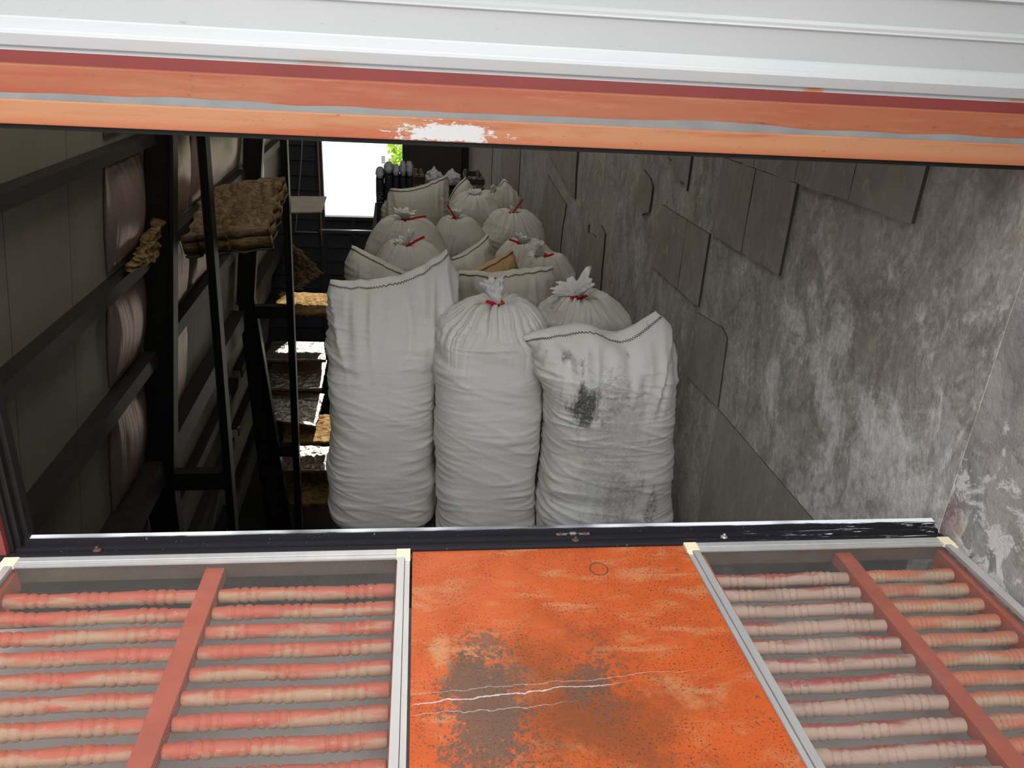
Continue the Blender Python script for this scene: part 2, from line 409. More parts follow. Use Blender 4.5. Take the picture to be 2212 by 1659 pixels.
# ------------------------------------------------------------------ the shell of the store
XR = 1.53                                          # inner face of the right wall
YF = 16.6                                          # far wall
ZF = -6.5                                          # ground floor of the store
def XL(z): return -2.33 + .13 * z                  # the left wall leans
obj('floor', BOX((-4.2, 1.5, ZF - .1), (XR + .3, YF + .2, ZF)), 'floor')['kind'] = 'structure'
obj('ceiling', BOX((-4.2, 1.72, 5.0), (XR + .3, YF + .2, 5.1)), 'roof')['kind'] = 'structure'
bm = bmesh.new(); prism(bm, [(XL(ZF), 1.72, ZF), (XL(5), 1.72, 5), (XL(5) - .15, 1.72, 5), (XL(ZF) - .15, 1.72, ZF)], (0, YF - 1.72, 0))
wall_left = tag(obj('wall_left', bm, 'wall_left'), kind='structure')
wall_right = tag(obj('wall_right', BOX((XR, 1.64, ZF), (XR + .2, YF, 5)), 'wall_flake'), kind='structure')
tag(obj('wall_outer_right', BOX((XR + .002, -1.2, .9), (XR + .2, 1.64, 4.2)), 'wall_outer'), kind='structure')
# far wall: horizontal lapped siding around the doorway
DX0, DX1, DZ0 = -1.46, .16, -1.04
def siding(bm, x0, x1, z0, z1, y=YF, p=.30):
    z = z0
    while z < z1 - 1e-4:
        zt = min(z + p, z1)
        prism(bm, [(x0, y - .035, z), (x0, y - .030, z + .02), (x0, y, zt), (x0, y + .08, zt), (x0, y + .08, z)], (x1 - x0, 0, 0)); z = zt
bm = bmesh.new()
siding(bm, -4.2, DX0, ZF, 5); siding(bm, DX1, XR, -1.5, 5); siding(bm, DX1, .30, ZF, -1.5); siding(bm, 1.42, XR, ZF, -1.5); siding(bm, DX0, DX1, ZF, DZ0); siding(bm, DX0, DX1, .70, 5)  # low gap hidden behind the sacks is added to light the left wall
wall_far = tag(obj('wall_far', bm, 'siding'), kind='structure')
bm = bmesh.new()
box(bm, (DX0 - .11, YF - .10, ZF), (DX0, YF + .05, 3)); box(bm, (DX1, YF - .10, ZF), (DX1 + .12, YF + .05, 3)); box(bm, (DX0 - .02, YF - .08, DZ0 - .06), (DX1 + .02, YF + .09, DZ0 + .01))
box(bm, (-.92, YF - .07, DZ0 - .5), (-.84, YF, DZ0 - .02))
door_frame = tag(obj('door_1', bm, 'siding'), kind='structure')
obj('board_panel', BOX((DX1 + .13, YF - .09, -1.5), (XR - .14, YF - .04, 2.5)), 'dark_board', wall_far)
obj('corner_post', BOX((XR - .13, YF - .14, -2), (XR - .005, YF - .04, 3)), 'dark_steel', wall_far)
# wall with the opening
bm = bmesh.new()
box(bm, (-4.2, 1.76, ZF), (-.985, 1.86, 5)); box(bm, (-.985, 1.71, ZF), (XR - .003, 1.76, 1.12)); box(bm, (-.985, 1.76, 2.60), (XR - .003, 1.86, 5))
tag(obj('wall_front', bm, 'roof'), kind='structure')
# unseen glowing sheets added under the roof as fill for walls and sacks
n = NT('added_fill_sheet', .5)
n.color((.8, .8, .75)); n.b.inputs['Emission Color'].default_value = (1, .96, .88, 1); n.b.inputs['Emission Strength'].default_value = 2.6; MAT['added_fill'] = n.m
for k in range(3):
    y0 = 4.0 + 4.2 * k
    tag(obj('window_%d' % (k + 2), BOX((-1.0, y0, 4.96), (.9, y0 + 2.6, 4.995)), 'added_fill'), 'glowing roof sheet added out of view to brighten the store', None, None, 'structure')
# loft the sacks stand on
LZ = .04
tag(obj('floor_loft', BOX((-.315, 2.2, LZ - .16), (XR - .002, 12.6, LZ)), 'dark_board'), kind='structure')
# ground on the viewer's side, below the hatch
tag(obj('floor_outer', BOX((-3, -3, 1.02), (XR, 1.60, 1.10)), 'concrete'), kind='structure')

# tiles nailed to the right wall, in lapped courses about .37 m high
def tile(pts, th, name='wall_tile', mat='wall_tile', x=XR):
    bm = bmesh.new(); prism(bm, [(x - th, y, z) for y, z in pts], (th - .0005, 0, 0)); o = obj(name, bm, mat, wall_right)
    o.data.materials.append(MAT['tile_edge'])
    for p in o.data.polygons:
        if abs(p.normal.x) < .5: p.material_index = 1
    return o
def ragged(y0, z0, y1, z1, k=5, a=.008):
    r = []
    for i in range(k):
        t = i / k; r.append((y0 + (y1 - y0) * t + (random.uniform(-a, a) if i else 0), z0 + (z1 - z0) * t + (random.uniform(-a, a) if i else 0)))
    return r
def rtile(y0, y1, z0, z1, th, a=.004):
    tile(ragged(y0, z0, y1, z0, 6, a) + ragged(y1, z0, y1, z1, 4, a * .7) + [(y1, z1), (y0, z1)], th)
for y0, y1 in ((2.085, 2.435), (2.437, 2.82), (2.823, 3.19), (3.193, 3.46)): rtile(y0, y1, 2.03, 2.40, .013)
for y0, y1 in ((2.80, 3.165), (3.172, 3.53)): rtile(y0, y1, 1.665, 2.027, .012)
for y0, y1, z1 in ((3.55, 3.86, 1.66), (3.865, 4.29, 1.66)): rtile(y0, y1, 1.287, z1, .010)
tile([(3.55, 1.255), (3.24, 1.286), (3.17, 1.26), (3.14, .915), (3.56, .90)], .007)
tile([(2.19, .90), (3.14, .91), (3.14, .2), (2.19, .2)], .005)
tile(ragged(5.40, .55, 5.42, 1.23, 8, .012) + [(5.42, 1.23)] + ragged(5.42, 1.23, 6.25, 1.1, 9, .05) + [(6.25, .55)], .012)
tile(ragged(6.47, 1.29, 6.54, 1.78, 5, .01) + [(6.54, 2.3), (7.74, 2.3), (7.8, 1.5)], .016)
tile(ragged(6.95, .5, 6.80, 1.29, 8, .02) + [(7.8, 1.29), (8.2, .5)], .010)
tile([(4.62 + .15 * math.cos(a) + random.uniform(-.02, .02), 1.66 + .13 * math.sin(a) + random.uniform(-.02, .02)) for a in [k * PI / 8 for k in range(16)]], .012)
tile(ragged(3.93, 1.80, 4.35, 1.95, 7, .02) + [(4.35, 2.4), (3.93, 2.4)], .011)
tile(ragged(9.6, -.2, 9.6, 2.2, 5, .01) + [(11.4, 2.2), (11.4, -.2)], .008)
tile(ragged(12.4, -.2, 12.4, 2.2, 5, .01) + [(16.4, 2.2), (16.4, -.2)], .010)

# ------------------------------------------------------------------ front assembly: hatch, screens, sill, lintel
PV = Vector((.3, 1.685, 1.25)); RZ = -.031
def front(name, label, cat, kind=None): return thing(name, label, cat, PV, RZ, None, kind)
L0, L1 = -1.245, 1.215                              # opening ends in local x
# sill track
w1 = front('window_1', 'black scuffed metal track frame of the wide opening', 'window frame', 'structure')
bm = bmesh.new()
prof = [(-.056, -.02), (-.056, .006), (-.050, .009), (-.038, .009), (-.036, .004), (-.026, .004), (-.024, .012), (-.014, .012), (-.012, .010), (-.004, .010), (-.003, .023), (.014, .026), (.016, -.02)]
prism(bm, [(L0 - .02, y, z) for y, z in prof], (L1 - L0 + .02, 0, 0)); obj('sill_track', bm, 'black_track', w1)
bm = bmesh.new()
jp = [(L0 + .009, -.030), (L0 + .018, -.030), (L0 + .018, -.018), (L0 + .030, -.018), (L0 + .030, .0), (L0 + .042, .0), (L0 + .042, .03), (L0 + .009, .03)]
prism(bm, [(x - .0, y, -.02) for x, y in jp], (.012, 0, 1.04)); obj('jamb_track', bm, 'black_paint', w1)
bm = bmesh.new(); box(bm, (L0, -.012, 1.000), (L1, .03, 1.012)); obj('head_track', bm, 'black_paint', w1)
bm = bmesh.new(); sx = .165
box(bm, (sx - .045, -.0125, .0101), (sx - .017, .0005, .0118)); box(bm, (sx + .017, -.0125, .0101), (sx + .045, .0005, .0118)); box(bm, (sx - .017, -.004, .0101), (sx + .017, .003, .0122))
sp_ = obj('strike_plate', bm, 'steel', w1)
bm = bmesh.new(); box(bm, (sx - .009, -.013, .0102), (sx + .008, -.004, .0165), .002); obj('latch_tongue', bm, 'steel', sp_)
for s in (-.033, .033):
    bm = bmesh.new(); tube(bm, [(sx + s, -.006, .0115), (sx + s, -.006, .0145)], .0055, 12); obj('screw', bm, 'rust', sp_, True)
for xx, yy, zz in ((.168, -.030, .004), (-1.035, -.030, .004), (.58, -.031, .004)):
    bm = bmesh.new(); tube(bm, [(xx, yy, zz), (xx, yy, zz + .005), (xx, yy, zz + .008)], [.011, .010, .005], 12); tube(bm, [(xx, yy, zz + .006), (xx, yy, zz + .014)], .004, 8); obj('bolt', bm, 'rust' if xx < .5 else 'steel', w1, True)
# left jamb trim in red
t1 = front('trim_1', 'red painted steel strip down the left side of the opening', 'trim', 'structure')
bm = bmesh.new(); box(bm, (L0 - .012, -.045, -.02), (L0 + .008, .07, 1.05)); obj('inner_strip', bm, 'dull_red', t1)
bm = bmesh.new(); box(bm, (L0 - .30, -.055, -.25), (L0 - .0125, .07, 1.05)); obj('face_strip', bm, 'orange_plain', t1)
# lintel
t2 = front('trim_2', 'faded orange steel lintel above the opening, white scrape in its middle', 'lintel', 'structure')
o = obj('lower_channel', BOX((-2.2, -.022, 0), (L1 + .003, .06, .046), .003), 'lintel_low', t2, loc=(0, 0, 1.010))
bm = bmesh.new()
N = 160
# ragged sealant strip between the two channels
top = []; xs = [-2.2 + (L1 + 2.2) * i / N for i in range(N + 1)]
for x in xs: top.append(.0135 + .004 * noise.noise(Vector((x * 2.2, 3, 0))) + .003 * noise.noise(Vector((x * 9, 7, 0))) + (.006 * math.exp(-((x - .38) / .12) ** 2)))
fr = [(x, -.0155, 1.0555) for x in xs] + [(x, -.0155, 1.0555 + t) for x, t in zip(xs[::-1], top[::-1])]
prism(bm, fr, (0, .0125, 0)); obj('sealant_strip', bm, 'gap_filler', t2)
obj('upper_channel', BOX((-2.2, -.012, 1.058), (L1 + .003, .04, 1.119), .002), 'lintel', t2)
obj('ledge', BOX((-2.2, .0405, 1.06), (L1 + .003, .055, 1.142)), 'dull_red', t2)
# white cladding above
w2 = front('wall_cladding', 'white ribbed metal cladding above the orange lintel with rust stains', 'cladding', 'structure')
prof = [(.080, 1.136), (.066, 1.132), (.058, 1.135), (.057, 1.140), (.066, 1.144), (.066, 1.147), (.060, 1.151), (.057, 1.172), (.062, 1.176), (.066, 1.178), (.068, 1.181), (.072, 1.183), (.092, 1.200), (.094, 1.204), (.090, 1.264), (.086, 1.268), (.090, 1.272), (.090, 1.278), (.100, 1.286), (.100, 1.345), (.094, 1.350), (.100, 1.36), (.112, 1.37), (.112, 1.53), (.090, 1.54), (.090, 1.60), (.112, 1.61), (.112, 2.9), (.16, 2.9), (.16, 1.136)]
bm = bmesh.new(); prism(bm, [(-2.2, y, z - 1.12) for y, z in prof], (L1 + 2.2, 0, 0)); obj('ribbed_sheet', bm, 'white_cladding', w2, loc=(0, 0, 1.12))

# hatch: orange steel sheet between two spindle grilles
ht = front('steel_panel', 'rusty orange painted steel sheet between the two fly screens', 'panel')
bm = bmesh.new(); prism(bm, [(-.262, -.056, 0), (.462, -.056, 0), (.50, -1.25, 0), (-.262, -1.25, 0)], (0, 0, -.004)); obj('sheet', bm, 'orange', ht)
bm = bmesh.new(); box(bm, (L0, -.075, -.05), (1.222, -.058, -.0045)); obj('front_rib', bm, 'bark', ht)
for x in (-.25, .45): obj('side_rib', BOX((x - .008, -1.25, -.15), (x + .008, -.076, -.0045)), 'dull_red', ht)

def spindle_mesh(length, seed):
    rnd = random.Random(seed); bm = bmesh.new(); pts = []; rs = []
    beads = []
    for c_ in (.17, .43, .78): beads += [c_ + (k - 1.5) * .052 for k in range(4 if c_ != .17 else 3)]
    n_ = 150
    for i in range(n_ + 1):
        t = i / n_; r = .0165 + .0009 * math.sin(t * 17 + seed)
        for b in beads: r += .0013 * math.exp(-((t - b) / .012) ** 2) - .0038 * math.exp(-((t - b - .026) / .005) ** 2)
        for k in (-2.5, ): pass
        if i in (0, n_): r *= .8
        pts.append((t * length, .0008 * math.sin(t * 9 + seed), .0008 * math.cos(t * 7 + seed))); rs.append(r)
    tube(bm, pts, rs, 14); return bm
def grille(name, label, x0, xd, x1, mats, n_rows, pitch):
    g = front(name, label, 'grille')
    bm = bmesh.new(); box(bm, (xd - .022, -1.25, -.052), (xd + .022, -.078, -.018)); obj('rail', bm, 'rail_red', g)
    for xx in (x0, x1): bm = bmesh.new(); box(bm, (xx - .012, -1.25, -.066), (xx + .012, -.078, -.016)); obj('end_rail', bm, 'rail_red', g)
    for (xa, xb, m, sd_) in ((x0 + .014, xd - .024, mats[0], 1), (xd + .024, x1 - .014, mats[1], 5)):
        proto = spindle_mesh(xb - xa, sd_); o0 = obj('spindle', proto, m, g, True)
        for k in range(n_rows):
            o = o0 if k == 0 else o0.copy()
            if k: COL.objects.link(o); o.parent = g
            o.location = (xa, -.156 - k * pitch, -.042); o.rotation_euler = (random.choice((0, .05, -.08)), 0, random.uniform(-.004, .004))
    return g
grille('spindle_grille', 'worn red turned bars under the left fly screen', -1.215, -.745, -.29, ('spindle_red', 'spindle_red'), 14, .0635)
grille('spindle_grille', 'pinkish cream turned bars under the right fly screen', .50, .905, 1.195, ('spindle_pink', 'spindle_orange'), 14, .0600)

def fly_screen(label, x0, x1, dx, mesh_mat, skew=0):
    """frame from x0 to x1 with an outer flange on the side given by dx"""
    s = front('fly_screen', label, 'screen'); yb, yt = -1.2, -.058; w = .030; zt = .011
    bm = bmesh.new(); c_ = .034
    box(bm, (x0 + c_, yt - .017, .0005), (x1 - c_, yt, zt), .0015); box(bm, (x0 + c_, yt - w, .0005), (x1 - c_, yt - .0185, .0075), .001); obj('top_bar', bm, 'aluminium', s)
    for side, xo in ((1, x0), (-1, x1)):
        def P(x, y): return (x + skew * (y - yt) * (1), y)
        bm = bmesh.new()
        for (a, b, z1) in ((0, .012, .0065), (.0135, .031, zt)):
            xa, xb = sorted((xo + side * a, xo + side * b))
            prism(bm, [(*P(xa, yb), .0005), (*P(xb, yb), .0005), (*P(xb, yt - .034), .0005), (*P(xa, yt - .034), .0005)], (0, 0, z1))
        obj('side_bar', bm, 'aluminium', s)
        bm = bmesh.new(); xa, xb = sorted((xo - side * .001, xo + side * .034))
        box(bm, (xa, yt - .0335, .0006), (xb, yt + .001, zt + .001), .0015)
        xa, xb = sorted((xo - side * .001, xo + side * .012)); box(bm, (xa, yt - .046, .0075), (xb, yt - .0335, .0095), .0008)
        obj('corner_piece', bm, 'cream_plastic', s)
    bm = bmesh.new(); nx, ny = 40, 60; V = []
    for j in range(ny + 1):
        y = yt - .03 + (yb - yt + .03) * j / ny
        row = []
        for i in range(nx + 1):
            x = x0 + .030 + (x1 - x0 - .060) * i / nx + skew * (y - yt)
            row.append(bm.verts.new((x, y, .003 + .0015 * noise.noise(Vector((x * 9, y * 9, 1))))))
        V.append(row)
    for j in range(ny):
        for i in range(nx): bm.faces.new((V[j][i], V[j][i + 1], V[j + 1][i + 1], V[j + 1][i]))
    obj('mesh', bm, mesh_mat, s)
    return s
fly_screen('aluminium framed fly screen left of the orange sheet', -1.235, -.268, 1, 'mesh', 0)
fly_screen('aluminium framed dusty fly screen between orange sheet and grey wall', .457, 1.222, -1, 'mesh_dusty', -.02)

# ------------------------------------------------------------------ left wall framing
GZ = [(1.58, .10, .13), (.56, .12, .13), (-.42, .14, .15), (-1.66, .26, .22), (-2.75, .16, .15), (-3.85, .16, .15), (-5.15, .16, .15)]
names = ['top', 'second', 'third', 'fourth', 'fifth', 'sixth', 'lowest']
for bi, (ya, yb, where) in enumerate(((1.9, 7.12, 'before the first column'), (7.46, 11.85, 'between the two black columns'), (12.2, 16.5, 'beyond the second black column'))):
    for gi, (z, h, d) in enumerate(GZ):
        if bi == 0 and gi > 3: continue
        bm = bmesh.new(); x = XL(z)
        # C section, open towards the wall
        prism(bm, [(x + .002, ya, z + h / 2 - .01), (x + d, ya, z + h / 2 - .01), (x + d, ya, z - h / 2), (x + d - .02, ya, z - h / 2), (x + d - .02, ya, z + h / 2 - .03), (x + .002, ya, z + h / 2 - .03)], (0, yb - ya, 0))
        g = obj('wall_girt', bm, 'girt')
        tag(g, 'dark steel wall girt, %s one down, %s' % (names[gi], where), 'girt', 'girts along the left wall')
def column(label, Y, main, inner, strut, dep):
    c_ = thing('steel_column', label, 'column', (main[-1][1], Y, ZF))
    off = Vector(c_.location)
    def leg(name, pts, flange):
        bm = bmesh.new()
        for (z0, a0, b0), (z1, a1, b1) in zip(pts, pts[1:]):
            for lo, hi, y0, y1 in ((0, 0, 0, 0),):
                def q(u, z0=z0): return None
            fw = flange
            # web
            prism(bm, [Vector((a0 + fw, Y - .02, z0)) - off, Vector((b0 - fw, Y - .02, z0)) - off, Vector((b1 - fw, Y - .02, z1)) - off, Vector((a1 + fw, Y - .02, z1)) - off], (0, .04, 0))
            prism(bm, [Vector((a0, Y - dep, z0)) - off, Vector((a0 + fw, Y - dep, z0)) - off, Vector((a1 + fw, Y - dep, z1)) - off, Vector((a1, Y - dep, z1)) - off], (0, 2 * dep, 0))
            prism(bm, [Vector((b0 - fw, Y - dep, z0)) - off, Vector((b0, Y - dep, z0)) - off, Vector((b1, Y - dep, z1)) - off, Vector((b1 - fw, Y - dep, z1)) - off], (0, 2 * dep, 0))
        return obj(name, bm, 'dark_steel', c_)
    leg('main_leg', main, .03); leg('inner_leg', inner, .012)
    for (z, h, xa, xb) in strut:
        bm = bmesh.new(); box(bm, Vector((xa, Y - dep * .8, z - h / 2)) - off, Vector((xb, Y + dep * .8, z + h / 2)) - off); obj('strut', bm, 'dark_steel', c_)
    return c_
column('thick black steel column nearest the viewer with a slim inner leg', 7.3,
       [(4.98, -1.93, -1.67), (1.55, -2.15, -1.885), (-1.88, -2.60, -2.285), (-2.65, -2.565, -2.30), (ZF, -2.40, -2.10)],
       [(4.98, -1.60, -1.53), (1.60, -1.69, -1.615), (-2.6, -1.81, -1.73), (ZF, -1.92, -1.84)],
       [(-1.86, .20, -2.30, -1.765), (3.2, .2, -1.75, -1.6)], .085)
column('black steel column farther back, its lower half slanting toward the sacks', 12.0,
       [(4.98, -1.74, -1.48), (1.02, -2.134, -1.875), (-1.36, -2.44, -2.19), (-5.9, -2.315, -1.869), (ZF, -2.30, -1.85)],
       [(4.98, -1.52, -1.42), (1.07, -1.638, -1.54), (-5.8, -1.823, -1.71), (ZF, -1.83, -1.72)],
       [(-1.60, .20, -2.2, -1.64), (-4.1, .2, -2.1, -1.75)], .09)

# foil-faced blankets bulging between the girts
def facing(label, y0, y1, z0, z1, bulge, seed=0):
    bm = bmesh.new(); nu, nv = 30, 40; V = []; W = []
    for j in range(nv + 1):
        v = j / nv; z = z0 + (z1 - z0) * v; r = []; r2 = []
        for i in range(nu + 1):
            u = i / nu; y = y0 + (y1 - y0) * u + .04 * math.sin(v * PI) * (1 - u) * -1
            b = bulge * (math.sin(v * PI) ** .7) * (math.sin(min(1, u * 1.0 + .12) * PI * .95) ** .5 if 0 < u < 1 else .15) + .015 * noise.noise(Vector((y * 14, z * 2, seed))) + .01
            r.append(bm.verts.new((XL(z) + .008 + max(.004, b), y, z))); r2.append(bm.verts.new((XL(z) + .006, y, z)))
        V.append(r); W.append(r2)
    for A, s_ in ((V, 1), (W, -1)):
        for j in range(nv):
            for i in range(nu): bm.faces.new((A[j][i], A[j][i + 1], A[j + 1][i + 1], A[j + 1][i])[::s_])
    for j in range(nv):
        bm.faces.new((V[j][0], V[j + 1][0], W[j + 1][0], W[j][0])); bm.faces.new((V[j][nu], W[j][nu], W[j + 1][nu], V[j + 1][nu]))
    for i in range(nu):
        bm.faces.new((V[0][i], W[0][i], W[0][i + 1], V[0][i + 1])); bm.faces.new((V[nv][i], V[nv][i + 1], W[nv][i + 1], W[nv][i]))
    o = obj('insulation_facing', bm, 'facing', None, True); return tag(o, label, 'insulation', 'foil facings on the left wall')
GA = [5.0] + [g[0] for g in GZ]
pos = ['above the top girt', 'between top and second girt', 'between second and third girt', 'between third and fourth girt', 'between fourth and fifth girt']
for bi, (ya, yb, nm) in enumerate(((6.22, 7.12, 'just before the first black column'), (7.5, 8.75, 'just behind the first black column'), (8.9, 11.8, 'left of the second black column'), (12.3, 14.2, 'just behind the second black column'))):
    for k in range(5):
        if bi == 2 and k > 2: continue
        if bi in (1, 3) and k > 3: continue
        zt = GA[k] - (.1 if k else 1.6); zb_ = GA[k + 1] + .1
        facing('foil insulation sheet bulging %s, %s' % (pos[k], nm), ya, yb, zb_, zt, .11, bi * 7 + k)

# insulation batts hanging off the wall
def slab(name, label, cat, quad, th, top, edge, amp, curl=0, seed=0, under=None, group=None):
    """thick ragged slab spanning a 3D quad (wall-near-left, right-near, right-far, wall-far)"""
    t = thing(name, label, cat, quad[0], 0, group); off = Vector(quad[0]); q = [Vector(p) - off for p in quad]
    nu, nv = 44, 34
    nrm = (q[1] - q[0]).cross(q[3] - q[0]).normalized()
    if nrm.z < 0: nrm = -nrm
    def S(u, v, k):
        p = (q[0] * (1 - u) + q[1] * u) * (1 - v) + (q[3] * (1 - u) + q[2] * u) * v
        w = Vector((u * 3 + seed, v * 3, seed))
        e = min(u, 1 - u, v, 1 - v)
        p = p + Vector((noise.noise(w * 2.3), noise.noise(w * 2.7 + Vector((5, 0, 0))), 0)) * amp * .9 * (1 - sst(0, .2, e))
        p += nrm * (curl * u * u + k)
        if k > 0 and amp > .012:
            p += nrm * (amp * (noise.fractal(w * 4, .8, 2.2, 5) * .6 + .4 * noise.noise(w * 1.4)) * sst(0, .12, e))
        else: p += nrm * amp * .5 * noise.noise(w * 2)
        return p
    def sheet(k0, k1, nm, mat):
        bm = bmesh.new(); T = [[bm.verts.new(S(i / nu, j / nv, k1)) for i in range(nu + 1)] for j in range(nv + 1)]
        B = [[bm.verts.new(S(i / nu, j / nv, k0)) for i in range(nu + 1)] for j in range(nv + 1)]
        for j in range(nv):
            for i in range(nu):
                bm.faces.new((T[j][i], T[j][i + 1], T[j + 1][i + 1], T[j + 1][i])); bm.faces.new((B[j][i], B[j + 1][i], B[j + 1][i + 1], B[j][i + 1]))
        for j in range(nv):
            bm.faces.new((T[j][0], T[j + 1][0], B[j + 1][0], B[j][0])); bm.faces.new((T[j][nu], B[j][nu], B[j + 1][nu], T[j + 1][nu]))
        for i in range(nu):
            bm.faces.new((T[0][i], B[0][i], B[0][i + 1], T[0][i + 1])); bm.faces.new((T[nv][i], T[nv][i + 1], B[nv][i + 1], B[nv][i]))
        return obj(nm, bm, mat, t, True)
    if under: sheet(-.085, -.065, 'facing', under); sheet(-.045, th * .45, 'fringe', 'wool'); sheet(th * .45 + .003, th, 'wool', top)
    elif edge: sheet(0, th * .75, 'wool', edge); sheet(th * .75 + .003, th, 'foil', top)
    else: sheet(0, th, 'wool' if top.startswith('wool') else 'board', top)
    return t
G_ = 'loose insulation pieces along the left wall'
def A(px, py, Y):
    p = at(px, py, Y); p.x = max(p.x, XL(p.z) + .17); return tuple(p)
slab('insulation_batt', 'big frayed brown and yellow glass wool slab jutting out behind the first column', 'insulation', [A(372, 540, 7.95), A(585, 522, 7.95), A(614, 405, 9.6), A(385, 425, 9.4)], .14, 'wool_brown', None, .10, 0, 1, 'facer', G_)
slab('insulation_board', 'pale flat board sticking out level with the bottom of the bright doorway', 'board', [A(545, 463, 12.9), A(695, 461, 12.9), A(705, 428, 13.7), A(560, 428, 13.7)], .035, 'board', None, .012, 0, 2, None, G_)
slab('insulation_batt', 'dark torn curled wool piece against the navy far wall', 'insulation', [A(636, 626, 13.9), A(655, 628, 13.6), A(706, 592, 13.6), A(636, 528, 14.2)], .06, 'wool_brown', None, .05, .05, 3, None, G_)
slab('insulation_batt', 'yellow fluffy wool slab below the dark curled wool piece', 'insulation', [A(596, 683, 13.5), A(720, 686, 13.5), A(720, 645, 14.6), A(606, 640, 14.6)], .10, 'wool', None, .06, 0, 4, None, G_)
slab('insulation_batt', 'dim foil faced sheet, topmost of the silvery pieces', 'insulation', [A(570, 783, 13.4), A(705, 783, 13.4), A(700, 745, 14.4), A(590, 742, 14.4)], .06, 'foil', 'wool', .02, 0, 5, None, G_)
slab('insulation_batt', 'crumpled silver foil sheet above the brightest foil piece', 'insulation', [A(560, 843, 13.0), A(695, 848, 13.0), A(706, 786, 13.9), A(590, 792, 13.9)], .06, 'foil', 'wool', .025, .03, 6, None, G_)
slab('insulation_batt', 'brightest sunlit foil piece among the silvery sheets', 'insulation', [A(560, 908, 12.5), A(682, 926, 12.5), A(700, 856, 13.2), A(590, 850, 13.2)], .06, 'foil', 'wool', .025, .0, 7, None, G_)
slab('insulation_batt', 'brown wool slab just below the brightest foil piece', 'insulation', [A(610, 962, 12.4), A(722, 964, 12.4), A(722, 905, 13.2), A(620, 905, 13.2)], .10, 'wool', None, .06, 0, 8, None, G_)
slab('insulation_batt', 'grey foil sheet low down, above the lowest yellow slab', 'insulation', [A(600, 1022, 12.35), A(722, 1022, 12.35), A(722, 966, 13.0), A(620, 966, 13.0)], .07, 'foil', 'wool', .03, 0, 9, None, G_)
slab('insulation_batt', 'lowest yellow wool slab beside the left sack', 'insulation', [A(580, 1100, 12.3), A(722, 1095, 12.3), A(722, 1022, 13.0), A(600, 1026, 13.0)], .13, 'wool', None, .07, 0, 10, None, G_)
slab('insulation_batt', 'torn yellow wool scrap resting on a girt before the first column', 'insulation', [A(228, 585, 6.3), A(306, 560, 7.0), A(300, 470, 7.15), A(262, 545, 6.6)], .05, 'wool', None, .07, 0, 11, None, G_)

# thin rods and pipes by the far wall
def rod(label, pts, r, mat):
    bm = bmesh.new(); tube(bm, pts, r, 8); o = obj('conduit' if mat == 'pale_rail' else 'rod', bm, mat, None, True); tag(o, label, 'pipe')
rod('thin pale bent pipe on the navy wall beside the corner', [A(654, 270, 16.4), A(651, 340, 16.4), A(641, 470, 16.4), A(638, 500, 16.4), A(686, 502, 16.4)], .013, 'pale_rail')
rod('thin pale rod hanging left of the bright doorway', [A(685, 270, 16.2), A(689, 380, 16.2), A(694, 500, 16.2), A(696, 530, 16.2)], .013, 'orange_rod')
rod('pale horizontal rail below the bright doorway', [A(690, 497, 16.3), A(812, 500, 16.3)], .022, 'pale_rail')

# ------------------------------------------------------------------ sacks
def fold(p, seed, s):
    """fabric wrinkles: mostly level creases, stronger at the flanks"""
    a = noise.noise(Vector((p.x * 3.0 + seed, p.y * 3.0, p.z * 26)))
    b = noise.noise(Vector((p.x * 5 + seed, p.y * 5, p.z * 6 + 9)))
    c_ = noise.noise(Vector((p.x * 8 + seed * 2, p.y * 8, p.z * 60)))
    d_ = noise.noise(Vector((p.x * 2.2 + seed * 3, p.y * 2.2, p.z * 13 + p.x * 4)))
    return (.0085 * (max(0, 1 - abs(a) * 4.0) - .3) + .011 * (max(0, 1 - abs(d_) * 4.5) - .3)) * s * (.35 + .9 * max(0, b + .35)) + .014 * b + .0022 * c_ * s
def grid_skin(bm, rings, cap=True):
    for a, b in zip(rings, rings[1:]):
        n_ = len(a)
        for k in range(n_): bm.faces.new((a[k], a[(k + 1) % n_], b[(k + 1) % n_], b[k]))
    if cap: bm.faces.new(rings[0][::-1])
def ribbon(bm, pts, w, up):
    pts = [Vector(p) for p in pts]; up = Vector(up).normalized(); vs_ = []
    for i, p in enumerate(pts):
        vs_.append((bm.verts.new(p + up * w), bm.verts.new(p - up * w)))
    fs = [bm.faces.new((a[0], b[0], b[1], a[1])) for a, b in zip(vs_, vs_[1:])]
    r = bmesh.ops.extrude_face_region(bm, geom=fs)
    for v in [g for g in r['geom'] if isinstance(g, bmesh.types.BMVert)]: v.co += Vector((0, -.004, 0))

